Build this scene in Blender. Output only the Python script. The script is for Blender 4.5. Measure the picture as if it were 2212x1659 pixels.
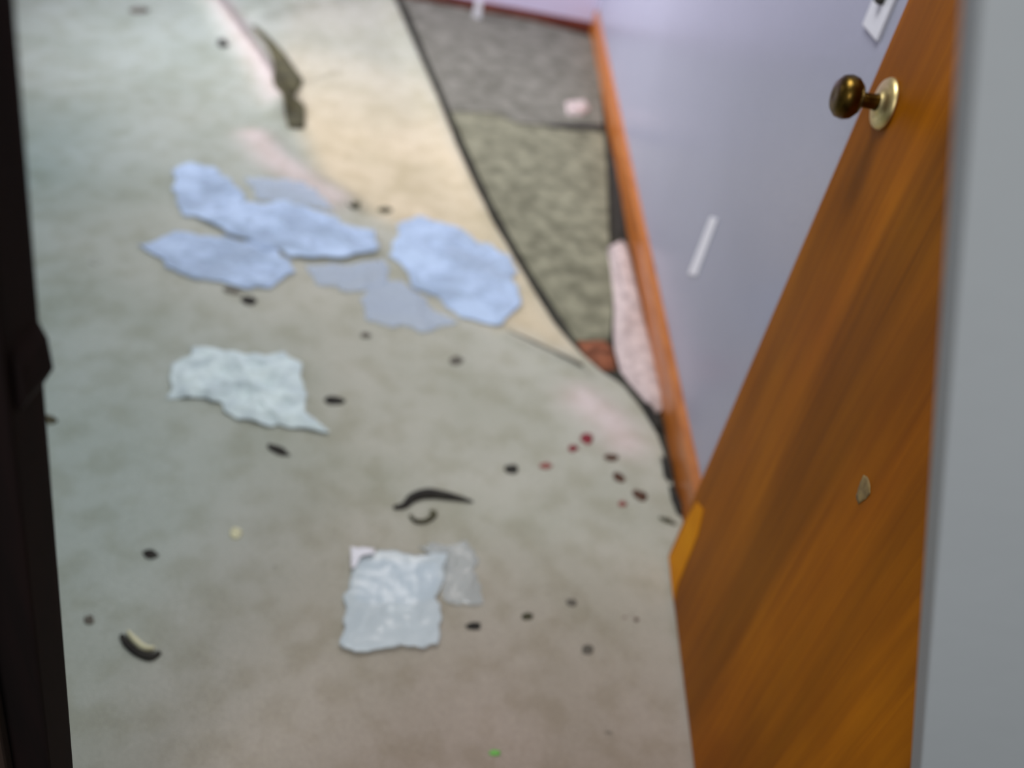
import bpy, bmesh, math, random
from mathutils import Vector, Matrix, noise
random.seed(4)
for o in list(bpy.data.objects): bpy.data.objects.remove(o)
S = bpy.context.scene
COL = S.collection

# ------------------------------------------------------------------ camera
FPX, CX, CY, HC = 2000.0, 1106.0, 829.5, 1.40
_d = Vector((582-CX, -(3200-CY), -FPX)).normalized()
_up = -_d
_f = Vector((0, 0, -1)); _y = (_f-_up*_f.dot(_up)).normalized(); _x = _y.cross(_up)
ROT = Matrix((_x, _y, _up))
cam_data = bpy.data.cameras.new('camera')
cam = bpy.data.objects.new('camera', cam_data); COL.objects.link(cam)
cam.matrix_world = Matrix.Translation((0, 0, HC)) @ ROT.to_4x4()
cam_data.sensor_width = 36; cam_data.lens = FPX*36/2212
cam_data.clip_start = .01
cam_data.dof.use_dof = True; cam_data.dof.focus_distance = .9; cam_data.dof.aperture_fstop = 2.3
S.camera = cam

# ------------------------------------------------------------------ light
w = bpy.data.worlds.new('world'); S.world = w; w.use_nodes = True
bg = w.node_tree.nodes['Background']
bg.inputs[0].default_value = (.80, .88, .92, 1); bg.inputs[1].default_value = .27
def area(name, loc, target, size, size_y, power, col):
    l = bpy.data.lights.new(name, 'AREA'); l.shape = 'RECTANGLE'; l.size = size; l.size_y = size_y
    l.energy = power; l.color = col
    o = bpy.data.objects.new(name, l); COL.objects.link(o); o.location = loc
    o.rotation_euler = (Vector(target)-Vector(loc)).to_track_quat('-Z', 'Y').to_euler()
    return o
wd = area('unseen_window_fill', (-2.85, 3.05, 1.35), (.05, 3.45, .25), 1.1, .9, 23, (.93, .92, 1.0))  # unseen window; its beam is narrowed to brighten the far walls
wd.data.spread = math.radians(75)
sl = bpy.data.lights.new('added_far_spot', 'SPOT'); sl.energy = 82; sl.color = (1.0, .94, .90); sl.spot_size = math.radians(98); sl.spot_blend = 1; sl.shadow_soft_size = .12  # unseen spot added to light the far floor and low wall
so = bpy.data.objects.new('added_far_spot', sl); COL.objects.link(so); so.location = (-.45, 3.25, 2.38)
so.rotation_euler = (Vector((-.42, 2.75, 0))-so.location).to_track_quat('-Z', 'Y').to_euler()
area('added_near_fill', (-.28, 1.35, 2.38), (-.46, 1.25, 0), .6, .6, 24, (.97, .985, 1.0))  # unseen panel added to brighten the near floor
area('added_hall_fill', (-.5, -1.2, 2.2), (.2, .8, .5), .7, .7, 22, (1.0, .97, 1.0))  # unseen light added behind the camera for the near wall
S.view_settings.view_transform = 'Standard'; S.view_settings.look = 'None'
S.view_settings.gamma = 1; S.view_settings.use_curve_mapping = False
S.view_settings.exposure = 0.0

# ------------------------------------------------------------------ geometry helpers
def ray(px, py): return ROT @ Vector((px-CX, -(py-CY), -FPX))
O = Vector((0, 0, HC))
def P(px, py, z=0.0):                     # the spot on the floor that a pixel shows
    r = ray(px, py); return O + r*((z-HC)/r.z)
RW0 = P(1280, 70); RW1 = P(1478, 1083)
RD = (RW0-RW1).normalized()               # along the right wall, away
RN = Vector((-RD.y, RD.x, 0))             # into the room (towards -x)
if RN.x > 0: RN = -RN
def on_plane(px, py, p0, n):
    r = ray(px, py); return O + r*((p0-O).dot(n)/r.dot(n))
def W(px, py, off=0.0): return on_plane(px, py, RW1+RN*off, RN)
def wall_x(y): return RW1.x + (y-RW1.y)*RD.x/RD.y

def lin(c): return tuple((v/255/12.92 if v/255 <= .04045 else ((v/255+.055)/1.055)**2.4) for v in c)+(1,)

def mat(name, rgb, rough=.6, metal=0.0, var=.0, scale=20, rgb2=None, bump=0.0, bscale=200, spec=.5, coat=0, stretch=None, alpha=1.0):
    m = bpy.data.materials.new(name); m.use_nodes = True
    nt = m.node_tree; b = nt.nodes['Principled BSDF']
    b.inputs['Roughness'].default_value = rough; b.inputs['Metallic'].default_value = metal
    b.inputs['Specular IOR Level'].default_value = spec; b.inputs['Coat Weight'].default_value = coat
    b.inputs['Alpha'].default_value = alpha
    tc = nt.nodes.new('ShaderNodeTexCoord'); mp = nt.nodes.new('ShaderNodeMapping')
    nt.links.new(tc.outputs['Object'], mp.inputs[0])
    if stretch: mp.inputs['Scale'].default_value = stretch
    n = nt.nodes.new('ShaderNodeTexNoise'); n.inputs['Scale'].default_value = scale; n.inputs['Detail'].default_value = 6
    n.inputs['Roughness'].default_value = .6
    nt.links.new(mp.outputs[0], n.inputs[0])
    cr = nt.nodes.new('ShaderNodeValToRGB'); nt.links.new(n.outputs[0], cr.inputs[0])
    c = lin(rgb); c2 = lin(rgb2) if rgb2 else tuple(v*(1-var) for v in c[:3])+(1,)
    cr.color_ramp.elements[0].position = .35; cr.color_ramp.elements[1].position = .65
    cr.color_ramp.elements[0].color = c2; cr.color_ramp.elements[1].color = c
    nt.links.new(cr.outputs[0], b.inputs['Base Color'])
    if bump:
        n2 = nt.nodes.new('ShaderNodeTexNoise'); n2.inputs['Scale'].default_value = bscale; n2.inputs['Detail'].default_value = 4
        nt.links.new(mp.outputs[0], n2.inputs[0])
        bp = nt.nodes.new('ShaderNodeBump'); bp.inputs['Strength'].default_value = bump; bp.inputs['Distance'].default_value = .01
        nt.links.new(n2.outputs[0], bp.inputs['Height']); nt.links.new(bp.outputs[0], b.inputs['Normal'])
    return m

def link(name, me, m=None, parent=None, smooth=False):
    o = bpy.data.objects.new(name, me); COL.objects.link(o)
    if m: me.materials.append(m)
    if parent: o.parent = parent
    if smooth:
        for p in me.polygons: p.use_smooth = True
    return o
def mesh(name, vs, fs, m=None, parent=None, smooth=False, origin=None):
    me = bpy.data.meshes.new(name)
    if origin is not None: vs = [Vector(v)-origin for v in vs]
    me.from_pydata([tuple(v) for v in vs], [], fs); me.update()
    o = link(name, me, m, parent, smooth)
    if origin is not None: o.location = origin
    return o
def struct(o): o['kind'] = 'structure'; return o
def tag(o, label, cat, group=None):
    o['label'] = label; o['category'] = cat
    if group: o['group'] = group
    return o
def part(o, label): o['label'] = label; return o
def empty(name, loc):
    o = bpy.data.objects.new(name, None); COL.objects.link(o); o.location = loc; o.empty_display_size = .05
    return o
def prism(name, poly, vec, m, parent=None, bevel=0.0, origin=None):
    bm = bmesh.new()
    vs = [bm.verts.new(p) for p in poly]; f = bm.faces.new(vs)
    r = bmesh.ops.extrude_face_region(bm, geom=[f])
    for v in [g for g in r['geom'] if isinstance(g, bmesh.types.BMVert)]: v.co += Vector(vec)
    bmesh.ops.recalc_face_normals(bm, faces=bm.faces)
    if bevel:
        bmesh.ops.bevel(bm, geom=bm.edges[:], offset=bevel, segments=2, affect='EDGES', profile=.6)
    if origin is not None: bmesh.ops.translate(bm, verts=bm.verts, vec=-Vector(origin))
    me = bpy.data.meshes.new(name); bm.to_mesh(me); bm.free()
    o = link(name, me, m, parent)
    if origin is not None: o.location = origin
    return o
def box(name, a, b, m, parent=None, bevel=0):
    (x0, y0, z0), (x1, y1, z1) = a, b
    return prism(name, [(x0, y0, z0), (x1, y0, z0), (x1, y1, z0), (x0, y1, z0)], (0, 0, z1-z0), m, parent, bevel)
def lathe(name, prof, origin, axis, m, parent, seg=40):
    q = Vector(axis).normalized().to_track_quat('Z', 'Y'); vs = []; fs = []
    for i, (r, h) in enumerate(prof):
        for k in range(seg):
            a = 2*math.pi*k/seg; vs.append(Vector(origin)+q @ Vector((r*math.cos(a), r*math.sin(a), h)))
    for i in range(len(prof)-1):
        for k in range(seg):
            k2 = (k+1) % seg; fs.append((i*seg+k, i*seg+k2, (i+1)*seg+k2, (i+1)*seg+k))
    fs.append(tuple(range(seg))[::-1]); fs.append(tuple((len(prof)-1)*seg+k for k in range(seg)))
    return mesh(name, vs, fs, m, parent, True)

# ------------------------------------------------------------------ materials
M = {}
M['subfloor'] = mat('dark_subfloor', (60, 60, 50), .9, rgb2=(34, 32, 26), scale=8, bump=.3)
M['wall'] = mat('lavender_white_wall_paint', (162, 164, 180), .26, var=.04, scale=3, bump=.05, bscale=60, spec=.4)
M['wall_far'] = mat('lavender_wall_light_painted_in', (226, 216, 244), .5, var=.03, scale=3)  # paler than the other walls, the light on it put into the colour
M['front'] = mat('pale_wall_paint', (184, 189, 190), .55, var=.06, scale=2, bump=.04, bscale=50)
M['ceiling'] = mat('ceiling_paint', (215, 212, 210), .9)
M['skirt'] = mat('orange_varnished_baseboard', (188, 112, 44), .35, rgb2=(160, 88, 28), scale=14, stretch=(1, 1, 6), coat=.3)
M['skirt_back'] = mat('dark_red_stained_baseboard', (112, 48, 30), .5, rgb2=(88, 34, 26), scale=10)
M['frame'] = mat('dark_brown_frame_wood', (26, 12, 10), .8, spec=.2, rgb2=(14, 6, 5), scale=6, stretch=(8, 8, .6))
M['frame_edge'] = mat('brown_frame_stop_wood', (62, 46, 36), .6, rgb2=(50, 36, 28), scale=6, stretch=(8, 8, .6))
M['brass'] = mat('worn_brass', (232, 214, 160), .42, metal=1, rgb2=(206, 184, 124), scale=30)
M['brass_dark'] = mat('tarnished_brass', (108, 84, 34), .32, metal=1, rgb2=(70, 54, 22), scale=30)
M['under'] = mat('grey_underlay', (134, 132, 122), .95, rgb2=(98, 97, 86), scale=14, bump=.5, bscale=120)
M['under2'] = mat('grey_green_underlay', (146, 145, 122), .95, rgb2=(100, 99, 80), scale=17, bump=.5, bscale=120)
M['plaster'] = mat('white_pink_plaster', (216, 200, 196), .9, rgb2=(176, 160, 158), scale=40, bump=.6, bscale=90)
M['brown'] = mat('rust_brown_wood', (150, 88, 56), .8, rgb2=(96, 52, 30), scale=25, bump=.4)
M['dark'] = mat('black_crumbs_and_gaps', (50, 48, 42), .9, rgb2=(30, 28, 26), scale=50, bump=.5)
M['olive'] = mat('olive_scraps', (82, 80, 56), .9, rgb2=(56, 54, 38), scale=50, bump=.5)
M['grey'] = mat('grey_crumbs', (112, 108, 98), .9, rgb2=(92, 88, 80), scale=50, bump=.5)
M['red'] = mat('dark_red_scraps', (138, 30, 44), .7, rgb2=(108, 22, 34), scale=50)
M['pink'] = mat('dull_pink_scraps', (156, 92, 84), .8, rgb2=(128, 76, 70), scale=50)
M['rust'] = mat('brown_crumbs', (98, 66, 48), .9, rgb2=(70, 46, 34), scale=50, bump=.5)
M['cream'] = mat('cream_chip', (214, 212, 176), .7, var=.1, scale=50)
M['white'] = mat('white_plastic', (226, 226, 232), .4, var=.03)
M['paper'] = mat('crumpled_white_paper', (214, 230, 230), .85, rgb2=(186, 202, 206), scale=22)
M['bluepaper'] = mat('pale_blue_sheet', (192, 214, 242), .75, rgb2=(180, 202, 230), scale=9, alpha=.75)
M['fold_shade'] = mat('olive_brown_fold_shade', (94, 90, 60), .9, rgb2=(56, 54, 36), scale=14, bump=.5)
M['yellow_highlight'] = mat('yellow_painted_highlight', (222, 146, 0), .6, rgb2=(204, 124, 0), scale=8, spec=.1)
M['green'] = mat('green_scrap', (120, 190, 90), .7, var=.1)
M['patch'] = mat('worn_bare_wood_patch', (150, 126, 76), .6, rgb2=(110, 88, 50), scale=60)

def sheet_plastic(name, rgb, a):
    m = mat(name, rgb, .28, var=.03, scale=8, spec=.7, alpha=a)
    return m
M['bag'] = sheet_plastic('milky_plastic_bag', (214, 228, 234), .52)
M['bluefold'] = mat('pale_blue_folded_paper', (176, 200, 222), .8, var=.04)
M['flap'] = sheet_plastic('clear_plastic_flap', (200, 208, 208), .35)
_n = M['bluepaper'].node_tree; _b = _n.nodes['Principled BSDF']
_t = _n.nodes.new('ShaderNodeTexNoise'); _t.inputs['Scale'].default_value = 2.6; _t.inputs['Detail'].default_value = 2
_m = _n.nodes.new('ShaderNodeMapRange'); _m.inputs[1].default_value = .38; _m.inputs[2].default_value = .6; _m.inputs[3].default_value = .5; _m.inputs[4].default_value = .92
_n.links.new(_t.outputs[0], _m.inputs[0]); _n.links.new(_m.outputs[0], _b.inputs['Alpha'])
M['film'] = sheet_plastic('pale_blue_film', (196, 212, 232), .40); M['film'].node_tree.nodes['Principled BSDF'].inputs['Roughness'].default_value = .5

# orange door wood, vertical grain
def door_wood():
    m = bpy.data.materials.new('orange_brown_door_veneer'); m.use_nodes = True; nt = m.node_tree; N = nt.nodes; L = nt.links
    b = N['Principled BSDF']; tc = N.new('ShaderNodeTexCoord')
    def nz(scale, st, det=5, dist=.4):
        mp = N.new('ShaderNodeMapping'); mp.inputs['Scale'].default_value = st; L.new(tc.outputs['Object'], mp.inputs[0])
        n = N.new('ShaderNodeTexNoise'); n.inputs['Scale'].default_value = scale; n.inputs['Detail'].default_value = det
        n.inputs['Distortion'].default_value = dist; L.new(mp.outputs[0], n.inputs[0]); return n
    a = nz(9, (1, 1, .10)); c = nz(50, (1, 1, .05)); p = nz(2.2, (1, 1, .8))
    r = N.new('ShaderNodeValToRGB'); L.new(a.outputs[0], r.inputs[0]); e = r.color_ramp.elements
    e[0].position = .34; e[0].color = lin((140, 82, 0)); e[1].position = .66; e[1].color = lin((180, 106, 0))
    r2 = N.new('ShaderNodeValToRGB'); L.new(c.outputs[0], r2.inputs[0]); e = r2.color_ramp.elements
    e[0].position = .3; e[0].color = (.78, .74, .7, 1); e[1].position = .6; e[1].color = (1, 1, 1, 1)
    r3 = N.new('ShaderNodeValToRGB'); L.new(p.outputs[0], r3.inputs[0]); e = r3.color_ramp.elements
    e[0].position = .38; e[0].color = (.84, .76, .8, 1); e[1].position = .62; e[1].color = (1.08, 1.1, 1, 1)
    m1 = N.new('ShaderNodeMix'); m1.data_type = 'RGBA'; m1.blend_type = 'MULTIPLY'; m1.inputs[0].default_value = 1
    L.new(r.outputs[0], m1.inputs[6]); L.new(r2.outputs[0], m1.inputs[7])
    m2 = N.new('ShaderNodeMix'); m2.data_type = 'RGBA'; m2.blend_type = 'MULTIPLY'; m2.inputs[0].default_value = 1
    L.new(m1.outputs[2], m2.inputs[6]); L.new(r3.outputs[0], m2.inputs[7])
    L.new(m2.outputs[2], b.inputs['Base Color']); b.inputs['Roughness'].default_value = .45
    b.inputs['Specular IOR Level'].default_value = .07
    return m
M['door'] = door_wood()

# carpet: beige pile; greenish tint and brownish soiling; the strip by the tear is yellower
def carpet_mat():
    m = bpy.data.materials.new('soiled_beige_carpet'); m.use_nodes = True; nt = m.node_tree; N = nt.nodes; L = nt.links
    b = N['Principled BSDF']; b.inputs['Roughness'].default_value = 1; b.inputs['Specular IOR Level'].default_value = .1
    tc = N.new('ShaderNodeTexCoord')
    def nz(scale, det=6, off=0):
        mp = N.new('ShaderNodeMapping'); mp.inputs['Location'].default_value = (off, off*.7, 0); L.new(tc.outputs['Object'], mp.inputs[0])
        n = N.new('ShaderNodeTexNoise'); n.inputs['Scale'].default_value = scale; n.inputs['Detail'].default_value = det; L.new(mp.outputs[0], n.inputs[0]); return n
    def ramp(src, p0, c0, p1, c1):
        r = N.new('ShaderNodeValToRGB'); L.new(src, r.inputs[0]); e = r.color_ramp.elements
        e[0].position = p0; e[0].color = c0; e[1].position = p1; e[1].color = c1; return r
    def mix(kind, fac, a, c):
        x = N.new('ShaderNodeMix'); x.data_type = 'RGBA'; x.blend_type = kind
        if isinstance(fac, float): x.inputs[0].default_value = fac
        else: L.new(fac, x.inputs[0])
        for s, v in ((6, a), (7, c)):
            if isinstance(v, tuple): x.inputs[s].default_value = v
            else: L.new(v, x.inputs[s])
        return x.outputs[2]
    at = N.new('ShaderNodeAttribute'); at.attribute_name = 'soil_tint'
    sp = N.new('ShaderNodeSeparateColor'); L.new(at.outputs['Color'], sp.inputs[0])
    base = lin((189, 189, 176))
    c = mix('MIX', sp.outputs[0], base, lin((220, 206, 178)))      # yellower strip
    c = mix('MIX', sp.outputs[1], c, lin((164, 184, 182)))         # grey-green, stronger to the left
    c = mix('MIX', sp.outputs[2], c, lin((164, 144, 132)))         # brown soiling
    c = mix('MIX', at.outputs['Alpha'], c, lin((222, 206, 204)))   # pinkish along the folds
    c = mix('MULTIPLY', 1.0, c, ramp(nz(3.5).outputs[0], .35, (.86, .87, .84, 1), .62, (1, 1, 1, 1)).outputs[0])
    c = mix('MULTIPLY', 1.0, c, ramp(nz(16, 8, 3).outputs[0], .36, (.88, .87, .83, 1), .55, (1, 1, 1, 1)).outputs[0])
    c = mix('MULTIPLY', 1.0, c, ramp(nz(260, 3).outputs[0], .3, (.86, .86, .86, 1), .7, (1.05, 1.05, 1.05, 1)).outputs[0])
    L.new(c, b.inputs['Base Color'])
    n = nz(420, 3); bp = N.new('ShaderNodeBump'); bp.inputs['Strength'].default_value = .5; bp.inputs['Distance'].default_value = .006
    L.new(n.outputs[0], bp.inputs['Height']); L.new(bp.outputs[0], b.inputs['Normal'])
    return m
M['carpet'] = carpet_mat()

# ------------------------------------------------------------------ setting
BK0 = P(1290, 72); BK1 = P(850, -10)      # foot of the far wall
BD = (BK1-BK0).normalized()
BNv = Vector((BD.y, -BD.x, 0));  BNv = BNv if BNv.y < 0 else -BNv
corner = Vector((wall_x(BK0.y), BK0.y, 0))
def back_y(x): return BK0.y + (x-BK0.x)*BD.y/BD.x
XL = -3.0; YF = .42; CE = 2.45
struct(box('floor', (XL-.1, -1.9, -.1), (1.6, 4.6, 0), M['subfloor']))
struct(box('ceiling', (XL-.1, YF-.1, CE), (1.6, 4.6, CE+.1), M['ceiling']))
# far wall
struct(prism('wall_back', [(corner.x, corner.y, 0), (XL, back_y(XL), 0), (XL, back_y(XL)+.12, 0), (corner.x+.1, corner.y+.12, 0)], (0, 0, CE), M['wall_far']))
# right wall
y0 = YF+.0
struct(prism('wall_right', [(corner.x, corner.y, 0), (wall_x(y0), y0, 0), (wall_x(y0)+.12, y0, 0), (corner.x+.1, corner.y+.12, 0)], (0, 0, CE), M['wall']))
# left wall with a window opening (outside the frame)
bm_l = [box('wall_left', (XL-.1, YF, 0), (XL, 2.5, CE), M['wall']), ]
bm = bmesh.new()
for (a, b) in (((XL-.1, YF, 0), (XL, 2.5, CE)), ((XL-.1, 4.1, 0), (XL, 4.3, CE)), ((XL-.1, 2.5, 0), (XL, 4.1, .85)), ((XL-.1, 2.5, 2.15), (XL, 4.1, CE))):
    g = bmesh.ops.create_cube(bm, size=1)['verts']
    for v in g: v.co = Vector([(a[i]+b[i])/2+v.co[i]*(b[i]-a[i]) for i in range(3)])
bm.to_mesh(bm_l[0].data); bm.free(); struct(bm_l[0])
# near wall with the opening the camera looks through
def lx(z): return -.269-.1014*(1.219-z)
def rx(z): return .147+.4117*(1.307-z)
zt = 1.46
wf = struct(prism('wall_front', [(rx(0), YF, 0), (rx(zt), YF, zt), (rx(zt), YF, CE), (1.5, YF, CE), (1.5, YF, 0)], (0, -.03, 0), M['front'], bevel=.002))
wl = struct(prism('wall_front', [(lx(0)-.12, YF, 0), (lx(zt)-.12, YF, zt), (lx(zt)-.12, YF, CE), (XL, YF, CE), (XL, YF, 0)], (0, -.1, 0), M['front']))
# dark frame at the left of the opening
fr = struct(prism('trim_1', [(lx(0), YF, 0), (lx(2.1), YF, 2.1), (lx(2.1)-.16, YF, 2.1), (lx(0)-.16, YF, 0)], (0, -.04, 0), M['frame'], bevel=.003))
st = prism('stop_strip', [(lx(0)-.034, YF-.04, 0), (lx(2.1)-.034, YF-.04, 2.1), (lx(2.1)-.10, YF-.04, 2.1), (lx(0)-.10, YF-.04, 0)], (0, -.012, 0), M['frame_edge'], fr, bevel=.003)
zb = 1.0
sk = prism('strike_lip', [(lx(zb+.05)-.01, YF-.002, zb+.05), (lx(zb)+.007, YF-.002, zb+.012), (lx(zb)+.007, YF-.002, zb-.012), (lx(zb-.05)-.01, YF-.002, zb-.05)], (0, -.03, 0), M['frame'], fr, bevel=.002)

# baseboards
top_r = W(1391, 450).z
HB = top_r*.88
print('baseboard height', top_r, 'corner', corner)
def bb(name, a, b, n, h, t, m):
    d = (b-a).normalized()
    prof = [(0, 0), (t, 0), (t, h*.82), (t*.55, h*.94), (t*.3, h), (0, h)]
    vs = [a+n*p+Vector((0, 0, q)) for p, q in prof]
    return struct(prism(name, vs, b-a, m))
bb('baseboard_right', Vector((wall_x(YF), YF, 0)), Vector((wall_x(corner.y-.015), corner.y-.015, 0)), RN, HB, .014, M['skirt'])
bb('baseboard_back', Vector((corner.x-.012, back_y(corner.x-.012), 0)), Vector((XL, back_y(XL), 0)), BNv, .045, .014, M['skirt_back'])

# ------------------------------------------------------------------ carpet
EDGE = [(838, -30), (862, 20), (905, 118), (945, 210), (985, 312), (1025, 400), (1062, 475), (1110, 552), (1150, 615), (1200, 690), (1250, 758), (1300, 802), (1345, 830), (1385, 880), (1420, 935), (1448, 1020), (1472, 1110)]
LIFT = .030
eg = [P(x, y, LIFT if y < 750 else .016) for x, y in EDGE]
eg.sort(key=lambda v: v.y)
def edge_x(y):
    if y <= eg[0].y:
        return min(wall_x(y)-.003, eg[0].x + (eg[0].y-y)*.25)
    if y >= eg[-1].y:
        a, b = eg[-2], eg[-1]; return b.x + (y-b.y)*(b.x-a.x)/(b.y-a.y)
    for a, b in zip(eg, eg[1:]):
        if a.y <= y <= b.y: return a.x+(b.x-a.x)*(y-a.y)/(b.y-a.y)
def PL(pts): return [P(x, y, .02).to_2d() for x, y in pts]
RIDGES = [  # polyline, height, width
    (PL([(440, -20), (500, 60), (545, 120), (590, 190), (612, 230)]), .042, .042),
    (PL([(560, 300), (600, 340), (680, 395), (740, 430)]), .020, .055),
    (PL([(1090, 722), (1170, 760), (1262, 800)]), .016, .013),
    (PL([(1180, 800), (1250, 838), (1320, 895)]), .007, .03),
    (PL([(200, 560), (420, 640), (700, 700)]), .006, .10),
    (PL([(250, 200), (380, 300), (520, 380)]), .010, .10),
    (PL([(640, 172), (720, 150)]), .008, .02),
    (PL([(560, 30), (640, 8), (720, 0)]), .014, .03),
    (PL([(1020, 1000), (1160, 1080), (1320, 1200)]), .004, .06),
]
DIPS = [
    (PL([(545, 75), (600, 130), (630, 190), (638, 240), (645, 262)]), -.030, .026),
]
def segd(p, a, b):
    ab = b-a; t = max(0, min(1, (p-a).dot(ab)/max(1e-9, ab.length_squared))); return (p-(a+ab*t)).length
def carpet_h(x, y, ex):
    p = Vector((x, y)); h = .013
    for pl, H, wd in RIDGES+DIPS:
        d = min(segd(p, a, b) for a, b in zip(pl, pl[1:]))
        if d < wd*3: h += H*math.exp(-(d/wd)**2)
    h += .004*noise.noise(Vector((x*3, y*3, 0)))+.0018*noise.noise(Vector((x*12, y*12, 2)))
    k = max(0, min(1, (y-1.85)/.5)); k = k*k*(3-2*k)
    h += k*(LIFT-.013)*math.exp(-((ex-x)/.07)**2)
    return max(h, .0115)
YELLOW = PL([(640, 0), (860, 0), (985, 312), (1110, 552), (1250, 758), (1180, 740), (1060, 690), (1120, 620), (900, 500), (800, 455), (690, 380), (645, 270), (600, 120)])
def inside(p, poly):
    c = False
    for a, b in zip(poly, poly[1:]+poly[:1]):
        if (a.y > p.y) != (b.y > p.y) and p.x < (b.x-a.x)*(p.y-a.y)/(b.y-a.y)+a.x: c = not c
    return c
def soft_in(p, poly, wd):
    d = min(segd(p, a, b) for a, b in zip(poly, poly[1:]+poly[:1]))
    s = d if inside(p, poly) else -d
    t = max(0, min(1, .5+s/wd)); return t*t*(3-2*t)
FOLDS = [PL([(470, 0), (530, 90), (580, 170), (604, 215)]), PL([(545, 290), (590, 345), (660, 395), (720, 430)]), PL([(1260, 860), (1320, 905), (1350, 950)])]
ys = []
y = YF+.012
while y < 4.24:
    ys.append(y); y += .012 if y < 2.2 else (.018 if y < 3.2 else .026)
NU = 230
vs = []; soil_tint = []; fs = []
xleft = XL+.01
for yy in ys:
    ex = edge_x(yy)
    for i in range(NU+1):
        u = i/NU; g = 1-(1-u)**1.7
        x = xleft+(ex-xleft)*g
        q = Vector((x, yy))
        if yy > back_y(x)-.02: q.y = back_y(x)-.02
        vs.append((x, q.y, carpet_h(x, q.y, ex)))
        yel = soft_in(q, YELLOW, .12)
        n1 = noise.noise(Vector((x*1.3, yy*1.3, 5)))
        yf = yel; yel *= max(0, min(1, (3.45-yy)/.75))
        gr = max(0, min(1, (-.12-x*.75-.12*yy)/.62+n1*.5))*(1-yf)*max(.55, min(1, (3.3-yy)/1.2))
        br = max(0, min(1, (1.22-yy)/.6+n1*.6))*max(0, min(1, (x+.55)/.5))
        fd = min(segd(q, a, b) for pl in FOLDS for a, b in zip(pl, pl[1:]))
        soil_tint.append((yel, gr*.9, br*.9, .8*math.exp(-(fd/.05)**2)))
W1 = NU+1
for j in range(len(ys)-1):
    for i in range(NU):
        a = j*W1+i; fs.append((a, a+1, a+W1+1, a+W1))
cp = mesh('carpet', vs, fs, M['carpet'], smooth=True)
ca = cp.data.color_attributes.new('soil_tint', 'FLOAT_COLOR', 'POINT')
for i, c in enumerate(soil_tint): ca.data[i].color = c
md = cp.modifiers.new('thick', 'SOLIDIFY'); md.thickness = .010; md.offset = -1
tag(cp, 'large soiled beige carpet, creased and torn back from the wall', 'carpet')

# ------------------------------------------------------------------ bare strip by the wall
def slab(name, px, z0, z1, m, label, cat, grid=True):
    poly = [P(x, y, z1) for x, y in px]
    for p in poly: p.z = z0
    o = prism(name, poly, (0, 0, z1-z0), m, bevel=.0015, origin=sum(poly, Vector())/len(poly))
    return tag(o, label, cat)
slab('underlay_sheet', [(862, -8), (1150, 44), (1288, 82), (1297, 180), (1303, 268), (1250, 266), (1180, 269), (1120, 264), (1070, 242), (1010, 240), (972, 240), (922, 120), (882, 20)], .0005, .009, M['under'],
     'darker grey underlay sheet reaching the far baseboard', 'underlay')
slab('underlay_sheet', [(973, 242), (1010, 242), (1068, 244), (1118, 267), (1180, 272), (1248, 278), (1306, 286), (1312, 400), (1316, 520), (1326, 640), (1318, 734), (1244, 734), (1206, 672), (1138, 572), (1060, 430), (1008, 318)], .0005, .008, M['under2'],
     'olive grey underlay sheet between carpet edge and dark wall gap', 'underlay')
# ragged broken plaster strip beside the baseboard
def rough_strip(name, px, ht, m, label, cat, seed, z0=.0015, parent=None):
    poly = [P(x, y, z0) for x, y in px]
    return tag(lump_poly(name, poly, ht, m, seed, z0), label, cat)
def lump_poly(name, poly, ht, m, seed, z0=.001, rings=7, fs_=60, edge=.6, fine=None):
    # a low flat lump with a ragged outline: resampled outline x rings, closed underneath
    c = sum(poly, Vector())/len(poly)
    per = []
    tot = sum((b-a).length for a, b in zip(poly, poly[1:]+poly[:1])); N = fine or 40
    step = tot/N; acc = 0
    for a, b in zip(poly, poly[1:]+poly[:1]):
        L = (b-a).length; t = acc
        while t < L: per.append(a+(b-a)*(t/L)); t += step
        acc = t-L
    n = len(per); vs = []; fs = []
    size = max((p-c).length for p in poly)
    for r in range(rings):
        k = (rings-r)/rings
        for i, p in enumerate(per):
            q = c+(p-c)*k
            if r == 0: q += (p-c)*.07*noise.noise(p*(6/size)+Vector((seed, 0, 0)))
            f = 1-k**6 if edge == .6 else 1
            z = z0+ht*(f*(.6+.5*noise.noise(q*(3/size)+Vector((0, seed, 0)))+.25*noise.noise(q*(9/size)+Vector((0, seed, 3)))))
            vs.append(Vector((q.x, q.y, max(z0+.0004, z))))
    top = len(vs); vs.append(Vector((c.x, c.y, z0+ht*.7)))
    for r in range(rings-1):
        for i in range(n):
            j = (i+1) % n; fs.append((r*n+i, r*n+j, (r+1)*n+j, (r+1)*n+i))
    for i in range(n): fs.append(((rings-1)*n+i, (rings-1)*n+(i+1) % n, top))
    b0 = len(vs)
    for i in range(n): vs.append(Vector((vs[i].x, vs[i].y, z0)))
    for i in range(n):
        j = (i+1) % n; fs.append((b0+i, b0+j, j, i))
    fs.append(tuple(b0+i for i in range(n))[::-1])
    return mesh(name, vs, fs, m, None, True, origin=Vector((c.x, c.y, z0)))
rough_strip('plaster_strip', [(1314, 540), (1330, 522), (1352, 520), (1372, 600), (1392, 690), (1415, 780), (1440, 885), (1424, 900), (1395, 866), (1364, 832), (1336, 800), (1326, 735), (1326, 640)], .020, M['plaster'],
            'long ragged strip of pinkish white plaster along the orange baseboard', 'plaster', 3, .0085)
rough_strip('plaster_chip', [(1222, 222), (1262, 216), (1275, 236), (1255, 250), (1225, 246)], .018, M['plaster'],
            'small white plaster chip on the darker grey underlay sheet', 'plaster', 5, .0095)
rough_strip('wood_scrap', [(1245, 737), (1306, 734), (1326, 760), (1332, 800), (1298, 802), (1268, 778)], .014, M['brown'],
            'rust brown wood scrap at the pointed end of the underlay', 'wood', 8)
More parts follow.
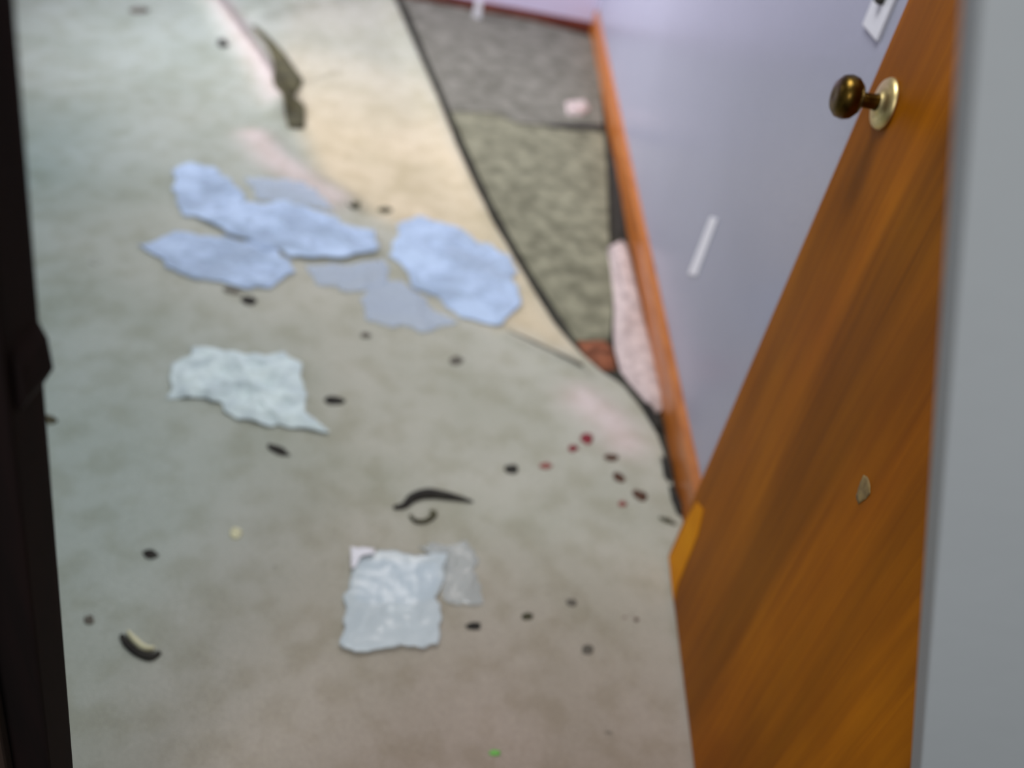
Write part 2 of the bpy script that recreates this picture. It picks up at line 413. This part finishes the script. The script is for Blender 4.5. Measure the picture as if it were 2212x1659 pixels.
rough_strip('gap_shade_and_debris', [(1312, 288), (1326, 292), (1346, 400), (1352, 470), (1350, 522), (1334, 516), (1322, 430), (1316, 350)], .008, M['dark'],
            'long black strip painting the shade in gap beside olive grey underlay', 'debris', 9)  # black strip put in for the shade of the wall gap
rough_strip('gap_shade_and_debris', [(1185, 268), (1300, 268), (1304, 282), (1240, 281), (1186, 276)], .004, M['dark'],
            'thin black strip for the dark crack at the seam between both underlay sheets', 'debris', 9, .0095)  # black strip standing for the dark crack between the sheets
rough_strip('gap_shade_and_debris', [(1388, 868), (1404, 872), (1426, 906), (1430, 930), (1416, 928), (1400, 900)], .014, M['dark'],
            'black clump by baseboard just below the plaster strip', 'debris', 11, .013)
rough_strip('gap_shade_and_debris', [(1426, 985), (1442, 985), (1452, 1030), (1448, 1046), (1434, 1030)], .012, M['dark'],
            'black clump by baseboard, middle one of three above the door corner', 'debris', 12, .013)
rough_strip('gap_shade_and_debris', [(1444, 1050), (1456, 1050), (1474, 1095), (1474, 1116), (1462, 1110), (1450, 1080)], .012, M['dark'],
            'black clump by baseboard nearest to the orange door corner', 'debris', 13, .013)

# ------------------------------------------------------------------ sheets on the carpet
def ground(x, y): return carpet_h(x, y, edge_x(y))
def sheet(name, px, amp, m, seed, label, cat, parent=None, lift=.003, freq=16, rings=26, thick=.0008, dents=()):
    poly = [P(x, y, .018) for x, y in px]
    c = sum(poly, Vector())/len(poly)
    tot = sum((b-a).length for a, b in zip(poly, poly[1:]+poly[:1])); step = tot/120; acc = 0; per = []
    for a, b in zip(poly, poly[1:]+poly[:1]):
        L = (b-a).length; t = acc
        while t < L: per.append(a+(b-a)*(t/L)); t += step
        acc = t-L
    sz = tot/6
    per = [p+(p-c).normalized()*sz*.16*(noise.noise(p*(2.2/sz)+Vector((seed, 0, 0)))+.5*noise.noise(p*(6/sz)+Vector((0, seed, 0)))) for p in per]
    n = len(per); vs = []; fs = []
    def z(x, y, k):
        q = Vector((x*freq, y*freq, seed))
        r = abs(noise.noise(q))+.5*abs(noise.noise(q*2.1))+.25*abs(noise.noise(q*4.3))
        return ground(x, y)+lift+amp*(1.0-r*1.3)*(.35+.65*(1-k**4))
    for r in range(rings):
        k = 1-r/rings
        for p in per:
            q = c+(p-c)*k
            vs.append(Vector((q.x, q.y, max(ground(q.x, q.y)+.002, z(q.x, q.y, k)))))
    top = len(vs); vs.append(Vector((c.x, c.y, z(c.x, c.y, 0))))
    for r in range(rings-1):
        for i in range(n):
            j = (i+1) % n; fs.append((r*n+i, r*n+j, (r+1)*n+j, (r+1)*n+i))
    for i in range(n): fs.append(((rings-1)*n+i, (rings-1)*n+(i+1) % n, top))
    o = mesh(name, vs, fs, m, parent, True, origin=None if parent else Vector((c.x, c.y, ground(c.x, c.y))))
    s = o.modifiers.new('thick', 'SOLIDIFY'); s.thickness = thick; s.offset = 1
    if label: tag(o, label, cat)
    return o
sheet('crumpled_paper', [(408, 750), (470, 754), (545, 766), (612, 764), (634, 790), (652, 850), (668, 890), (704, 930), (650, 936), (560, 916), (485, 894), (468, 872), (400, 862), (352, 860), (375, 815)], .020, M['paper'], 2.0,
      'crumpled white paper lying alone in the middle left of the carpet', 'paper', freq=15)
sheet('pale_sheet', [(372, 372), (410, 354), (465, 366), (498, 392), (520, 430), (515, 470), (470, 480), (400, 462), (378, 430)], .014, M['bluepaper'], 4.0,
      'pale blue rumpled sheet, farthest of the blue scraps', 'paper', freq=6)
sheet('pale_sheet', [(300, 530), (380, 502), (470, 512), (560, 520), (630, 560), (640, 592), (590, 622), (500, 612), (420, 606), (350, 580)], .014, M['bluepaper'], 7.0,
      'pale blue rumpled sheet, leftmost of the blue scraps', 'paper', freq=6)
sheet('pale_sheet', [(430, 470), (520, 440), (600, 440), (700, 462), (790, 500), (812, 548), (740, 560), (660, 566), (600, 548), (510, 512)], .016, M['bluepaper'], 9.0,
      'long pale blue sheet with bright crease in centre of blue scraps', 'paper', freq=7, lift=.009)
sheet('pale_sheet', [(530, 390), (610, 388), (680, 414), (720, 456), (640, 440), (560, 432)], .014, M['film'], 12.0,
      'thin see-through lilac film beside the farthest blue sheet', 'plastic', freq=6, lift=.001)
sheet('pale_sheet', [(655, 572), (760, 568), (828, 560), (840, 600), (770, 628), (690, 616)], .012, M['film'], 14.0,
      'small thin pale film just below the creased blue sheet', 'plastic', freq=6, lift=.001)
sheet('pale_sheet', [(848, 478), (920, 476), (1000, 502), (1070, 536), (1118, 580), (1112, 650), (1080, 694), (1000, 688), (940, 650), (880, 590), (850, 530)], .014, M['bluepaper'], 17.0,
      'large pale blue sheet nearest the torn carpet edge', 'paper', freq=6)
sheet('pale_sheet', [(780, 612), (870, 606), (930, 660), (1000, 700), (900, 712), (800, 690)], .010, M['film'], 19.0,
      'faint clear film lying left of the large blue sheet', 'plastic', freq=6, lift=.001)

# square plastic bag: milky body, clear flap and bright seal
cb = P(850, 1290, .02)
bag = empty('plastic_bag', (cb.x, cb.y, ground(cb.x, cb.y)))
tag(bag, 'square milky plastic bag with a clear flap near the bottom centre', 'bag')
bpy.context.view_layer.update()
inv = bag.matrix_world.inverted()
def bagpart(name, px, amp, m, seed, lift, freq=14, label=None):
    o = sheet(name, px, amp, m, seed, None, None, None, lift, freq, 20)
    o.parent = bag; o.location = o.location-bag.location
    if label: part(o, label)
    return o
bagpart('bag_body', [(756, 1192), (800, 1186), (880, 1196), (958, 1204), (956, 1270), (950, 1300), (948, 1400), (900, 1404), (850, 1396), (800, 1402), (748, 1398), (750, 1300)], .005, M['bag'], 21, .009, 9, label='milky bag body')
bagpart('contents_sheet', [(768, 1206), (860, 1206), (948, 1214), (944, 1296), (860, 1304), (766, 1300)], .0015, M['bluefold'], 25, .002, 8, label='pale blue folded sheet inside')
bagpart('flap', [(900, 1176), (1010, 1172), (1030, 1210), (1044, 1300), (990, 1306), (952, 1298), (956, 1204)], .006, M['flap'], 23, .003, label='clear flap')
bagpart('seal_strip', [(758, 1190), (810, 1192), (812, 1204), (772, 1210), (766, 1236), (757, 1236)], .006, M['white'], 31, .014, 10, label='white folded corner')

# ------------------------------------------------------------------ crumbs and scraps
def crumb(name, px, py, w, h, m, label, cat='debris', rot=0.0, ht=.010, group=None):
    a = math.radians(rot); pts = []
    s = random.random()*50; N = 10
    for k in range(N):
        t = 2*math.pi*k/N; rr = 1+.28*noise.noise(Vector((math.cos(t)*1.3+s, math.sin(t)*1.3, s)))
        x = w/2*math.cos(t)*rr; y = h/2*math.sin(t)*rr
        pts.append((px+x*math.cos(a)-y*math.sin(a), py+x*math.sin(a)+y*math.cos(a)))
    poly = [P(x, y, .018) for x, y in pts]
    c = sum(poly, Vector())/len(poly); g = ground(c.x, c.y)+.0004
    o = lump_poly(name, poly, ht, m, s, g-.002, rings=4, edge=1, fine=18)
    return tag(o, label, cat, group)
C = [
 (722, 862, 50, 18, 'dark', 4, 'dark flake just right of the crumpled white paper'),
 (600, 970, 52, 16, 'dark', 22, 'elongated dark flake just below the crumpled white paper'),
 (325, 1196, 34, 20, 'dark', 8, 'black crumb left of centre above the white curled scrap'),
 (597, 1223, 28, 18, 'grey', 0, 'faint grey crumb between black crumb and plastic bag'),
 (192, 1337, 24, 20, 'grey', 0, 'grey crumb close to the dark frame, left of the curled scrap'),
 (104, 903, 40, 18, 'olive', 8, 'dark scrap touching the dark frame at the left'),
 (538, 650, 34, 20, 'dark', 14, 'dark crumb under the leftmost blue sheet'),
 (500, 627, 44, 12, 'grey', 14, 'thin grey sliver at lower rim of the leftmost blue sheet'),
 (985, 776, 30, 18, 'grey', 0, 'grey crumb below the large blue sheet'),
 (940, 614, 28, 22, 'grey', 10, 'grey speck lying on the left part of the large blue sheet'),
 (782, 632, 24, 14, 'grey', 0, 'small grey crumb below the small thin pale film'),
 (790, 722, 24, 12, 'grey', 0, 'small grey crumb between the films and bare carpet'),
 (765, 446, 28, 14, 'olive', 8, 'olive crumb on the yellow carpet strip, left one of two'),
 (832, 450, 30, 12, 'olive', 0, 'olive crumb on the yellow carpet strip, right one of two'),
 (487, 92, 32, 20, 'dark', 0, 'dark crumb at the foot of the raised carpet fold'),
 (1104, 1011, 30, 20, 'dark', 0, 'dark crumb right above the curved black scrap'),
 (1024, 1350, 34, 18, 'dark', 4, 'dark crumb at the right of the plastic bag'),
 (1140, 1330, 26, 16, 'olive', 0, 'olive crumb second to the right of the plastic bag'),
 (1235, 1299, 24, 14, 'grey', 14, 'grey crumb third to the right of the plastic bag'),
 (1270, 1401, 26, 20, 'grey', 0, 'grey crumb below the row of crumbs right of the bag'),
 (1268, 945, 30, 24, 'red', 10, 'dark red scrap, largest red speck on the carpet'),
 (1238, 966, 22, 14, 'red', 0, 'small red speck touching the largest red scrap'),
 (1178, 1003, 28, 14, 'pink', 0, 'dull pink speck left below the red scraps'),
 (1322, 986, 32, 14, 'rust', 6, 'brown crumb right below the red scraps'),
 (1338, 1030, 30, 16, 'rust', 30, 'reddish brown crumb between red scraps and baseboard'),
 (1384, 1068, 36, 18, 'rust', 28, 'dark brown flake left of the lowest black clump'),
 (1346, 1086, 20, 12, 'pink', 10, 'tiny pink crumb beside the dark brown flake'),
 (1444, 1122, 40, 9, 'olive', 22, 'olive sliver at the foot of the orange door'),
 (510, 1150, 26, 26, 'cream', 0, 'cream chip on the open carpet left of the curved black scrap'),
 (1070, 1624, 26, 12, 'green', 0, 'tiny green speck at the bottom of the carpet'),
 (1355, 1330, 60, 22, 'rust', 24, 'faint brown scrap close to the orange door'),
 (1322, 1578, 44, 30, 'grey', 10, 'grey brown scrap at the bottom near the door'),
 (400, 215, 24, 10, 'grey', 0, 'pale grey crumb left of the raised carpet fold'),
 (205, 565, 30, 14, 'grey', 0, 'pale grey crumb left of the blue scraps'),
 (300, 20, 44, 14, 'grey', 0, 'grey scrap at the top left of the carpet'),
 (1180, 575, 20, 10, 'grey', 0, 'skip'),
]
for (x, y, ww, hh, m, r, lab) in C:
    if lab == 'skip': continue
    nm = {'dark': 'dark_crumb', 'grey': 'grey_crumb', 'olive': 'olive_crumb', 'red': 'red_scrap', 'pink': 'pink_crumb', 'rust': 'brown_crumb', 'cream': 'cream_chip', 'green': 'green_speck'}[m]
    crumb(nm, x, y, ww, hh, M[m], lab, rot=r, ht=.002 if 'faint' in lab or 'pale' in lab or x == 1322 and y == 1578 else .007)

def ribbon(name, px, widths, m, label, cat, ht=.010, up=.0):
    # a bent strip lying on the carpet: cross-section of a low arch swept along the line
    pts = [P(x, y, .018) for x, y in px]; pp = []; ww = []
    for i in range(len(pts)-1):                              # Catmull-Rom
        p0 = pts[max(0, i-1)]; p1 = pts[i]; p2 = pts[i+1]; p3 = pts[min(len(pts)-1, i+2)]
        for k in range(8):
            t = k/8
            pp.append(.5*((2*p1)+(p2-p0)*t+(2*p0-5*p1+4*p2-p3)*t*t+(3*p1-p0-3*p2+p3)*t**3)); ww.append(widths[i]+(widths[i+1]-widths[i])*t)
    pp.append(pts[-1]); ww.append(widths[-1]); vs = []; fs = []; K = 8
    for i, p in enumerate(pp):
        d = (pp[min(i+1, len(pp)-1)]-pp[max(0, i-1)]); d.z = 0; d.normalize(); s = Vector((-d.y, d.x, 0)); g = 0
        for k in range(K+1):
            a = math.pi*k/K; q = p+s*(ww[i]/2*math.cos(a)); vs.append(Vector((q.x, q.y, ground(q.x, q.y)+.003+up*math.sin(math.pi*i/(len(pp)-1))+ht*math.sin(a)*(ww[i]/max(widths)))))
        for k in range(K+1):
            q = p+s*(ww[i]/2*math.cos(math.pi*k/K)); vs.append(Vector((q.x, q.y, ground(q.x, q.y)+.0022)))
    R_ = 2*(K+1)
    for i in range(len(pp)-1):
        for k in range(K):
            a = i*R_+k; fs.append((a, a+1, a+R_+1, a+R_))
            a += K+1; fs.append((a, a+R_, a+R_+1, a+1))
        a = i*R_; fs.append((a, a+R_, a+R_+K+1, a+K+1)); a += K; fs.append((a, a+K+1, a+R_+K+1, a+R_))
    for e in (0, (len(pp)-1)*R_):
        for k in range(K): fs.append((e+k, e+K+1+k, e+K+2+k, e+k+1) if e == 0 else (e+k, e+k+1, e+K+2+k, e+K+1+k))
    c = pp[len(pp)//2]
    return tag(mesh(name, vs, fs, m, None, True, origin=Vector((c.x, c.y, ground(c.x, c.y)))), label, cat)
ribbon('curved_scrap', [(850, 1096), (872, 1092), (893, 1074), (925, 1066), (970, 1072), (1022, 1084)], [.008, .014, .022, .025, .019, .003], M['dark'], 'long curved black scrap above the plastic bag', 'debris', .012)
ribbon('curled_scrap', [(886, 1112), (898, 1124), (920, 1124), (938, 1110), (930, 1102)], [.006, .009, .010, .013, .006], M['olive'], 'small olive curl just below the long black scrap', 'debris', .007)
ribbon('curled_scrap', [(262, 1370), (274, 1388), (296, 1408), (325, 1418), (346, 1408)], [.007, .013, .013, .014, .008], M['dark'], 'dark curled scrap hugging a white sliver at lower left', 'debris', .006)
ribbon('white_sliver', [(276, 1362), (290, 1382), (312, 1400), (334, 1400)], [.005, .012, .012, .006], M['cream'], 'white sliver cradled by the dark curl at lower left', 'debris', .009)
ribbon('fold_shade_strip', [(548, 55), (590, 100), (612, 140), (622, 172), (614, 205), (634, 228), (640, 275)], [.02, .045, .07, .10, .07, .075, .05], M['fold_shade'], 'olive brown strip painting the shade along the raised carpet fold', 'debris', .012)  # olive strip laid in as the dark shading beside the fold
ribbon('fold_line_strip', [(1098, 722), (1160, 752), (1256, 800)], [.004, .009, .006], M['grey'], 'thin grey strip for the dark line of a carpet fold, pointing at the rust brown wood scrap', 'foldline', .006)  # grey strip added as the dark line of a carpet fold

# ------------------------------------------------------------------ orange door
A = P(1437, 1215, .0); Bv = P(1490, 1659, .0)
dd = (Bv-A).normalized()                       # from latch edge to hinge
dn = Vector((dd.y, -dd.x, 0)); dn = dn if dn.x > 0 else -dn     # towards the wall
A2 = A.copy(); A2.z = .020
DW, DT, DH = .775, .035, 2.03
B2 = A2+dd*DW
print('door', A2, B2, 'wall at hinge', wall_x(B2.y))
door = empty('wooden_door', (A2+dd*DW/2+dn*DT/2-Vector((0, 0, .004))))
tag(door, 'orange brown flush wooden door standing open against the right wall', 'door')
def dpart(o): o.parent = door; o.location = o.location-door.location; return o
q = [A2, B2, B2+dn*DT, A2+dn*DT]
o = prism('door_leaf', q, (0, 0, DH), M['door'], None, .0025); dpart(o)
# bottom corner veneer wedge in bright yellow, painting the glossy highlight
rose = on_plane(1915, 225, A2, dn); print('rose z', rose.z, 'dist from edge', (rose-A2).dot(dd))
kn = -dn
kb = empty('door_knob', (0, 0, 0)); kb.parent = door; kb.location = rose-door.location
def kpart(name, prof, m):
    o = lathe(name, prof, (0, 0, 0), kn, m, kb); return o
kpart('rose_plate', [(.0325, 0), (.0325, .003), (.030, .007), (.022, .010), (.013, .012), (.013, .013)], M['brass'])
kpart('neck', [(.011, .012), (.0095, .018), (.0095, .032), (.013, .037)], M['brass_dark'])
kpart('grip', [(.012, .034), (.019, .037), (.0255, .044), (.0275, .052), (.0255, .061), (.019, .067), (.009, .069), (.004, .068)], M['brass_dark'])
# latch bolt and face plate on the free edge
fp = prism('latch_plate', [A2-dd*.0008+dn*(.006)+Vector((0, 0, rose.z-.05)), A2-dd*.0008+dn*.029+Vector((0, 0, rose.z-.05)), A2-dd*.0008+dn*.029+Vector((0, 0, rose.z+.01)), A2-dd*.0008+dn*.006+Vector((0, 0, rose.z+.01))], -dd*.0016, M['brass'], None); dpart(fp)
hz = on_plane(1865, 1060, A2, dn)
o = lump_poly('scuff_patch', [Vector((.013*math.cos(t)*(1+.3*math.sin(3*t)), .021*math.sin(t)*(1+.2*math.cos(2*t)), 0)) for t in [2*math.pi*k/12 for k in range(12)]], .0012, M['patch'], 3, 0, 4)
o.parent = door; o.location = hz-dn*.0003-door.location
o.rotation_euler = (-dn).to_track_quat('Z', 'Y').to_euler(); part(o, 'pale scuffed patch low on the door')
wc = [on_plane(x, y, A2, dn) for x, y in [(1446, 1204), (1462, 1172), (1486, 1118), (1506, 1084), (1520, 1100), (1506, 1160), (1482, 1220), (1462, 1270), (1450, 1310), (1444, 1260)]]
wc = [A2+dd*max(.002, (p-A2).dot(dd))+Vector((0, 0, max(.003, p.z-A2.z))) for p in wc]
o = prism('highlight_corner', wc, -dn*.0012, M['yellow_highlight'], None, .0003); dpart(o); part(o, 'bright yellow painted highlight at the door corner')  # thin yellow piece painted in as a gloss highlight
for z in (.25, 1.0, 1.78):
    p = B2+dd*.004+dn*.002; p.z = z
    dpart(lathe('hinge', [(.006, -.04), (.006, .04)], p, (0, 0, 1), M['brass_dark'], None, 12))

# ------------------------------------------------------------------ things on the right wall
a, b_, c_, d_ = W(1536, 468, .001), W(1552, 472, .001), W(1506, 596, .001), W(1488, 592, .001)
o = prism('wall_strip', [a, b_, c_, d_], RN*.002, M['white'], None, .0005, origin=(a+b_+c_+d_)/4)
tag(o, 'short white tape strip stuck upright on the lavender wall', 'tape')
s0 = W(1926, -2, 0)
sw = empty('light_switch', s0); tag(sw, 'small white switch plate on the wall beside the door edge', 'switch')
def wp(name, u0, u1, z0, z1, t0, t1, m):
    v = [RD*u+Vector((0, 0, z)) for u, z in ((u0, z0), (u1, z0), (u1, z1), (u0, z1))]
    return prism(name, [p+RN*t0 for p in v], RN*(t1-t0), m, sw, .0012)
wp('plate', -.02, .05, -.055, .06, .0005, .006, M['white'])
wp('toggle', .005, .022, -.012, .012, .006, .016, M['dark'])
# white cord end standing by the far baseboard
k = P(1030, 40, 0)
o = tag(prism('white_doorstop', [k+Vector((-.018, 0, .0105)), k+Vector((.018, 0, .0105)), k+Vector((.014, 0, .085)), k+Vector((-.014, 0, .085))], BNv*.03, M['white'], None, .003, origin=k), 'small white block standing against the far dark red baseboard', 'doorstop')

# ------------------------------------------------------------------ groups of repeats
G = {'pale_sheet': 'pale blue sheets and films on the carpet', 'gap_shade_and_debris': 'black gap shade and dirt along the torn carpet and wall', 'underlay_sheet': 'underlay sheets bared by the torn carpet',
     'dark_crumb': 'dark crumbs scattered on the carpet', 'grey_crumb': 'grey crumbs scattered on the carpet', 'olive_crumb': 'olive crumbs scattered on the carpet',
     'red_scrap': 'red scraps near the baseboard', 'pink_crumb': 'pink crumbs near the red scraps', 'brown_crumb': 'brown crumbs near the red scraps', 'curled_scrap': 'curled scraps on the carpet'}
for o in bpy.data.objects:
    k = o.name.split('.')[0]
    if k in G and o.parent is None: o['group'] = G[k]
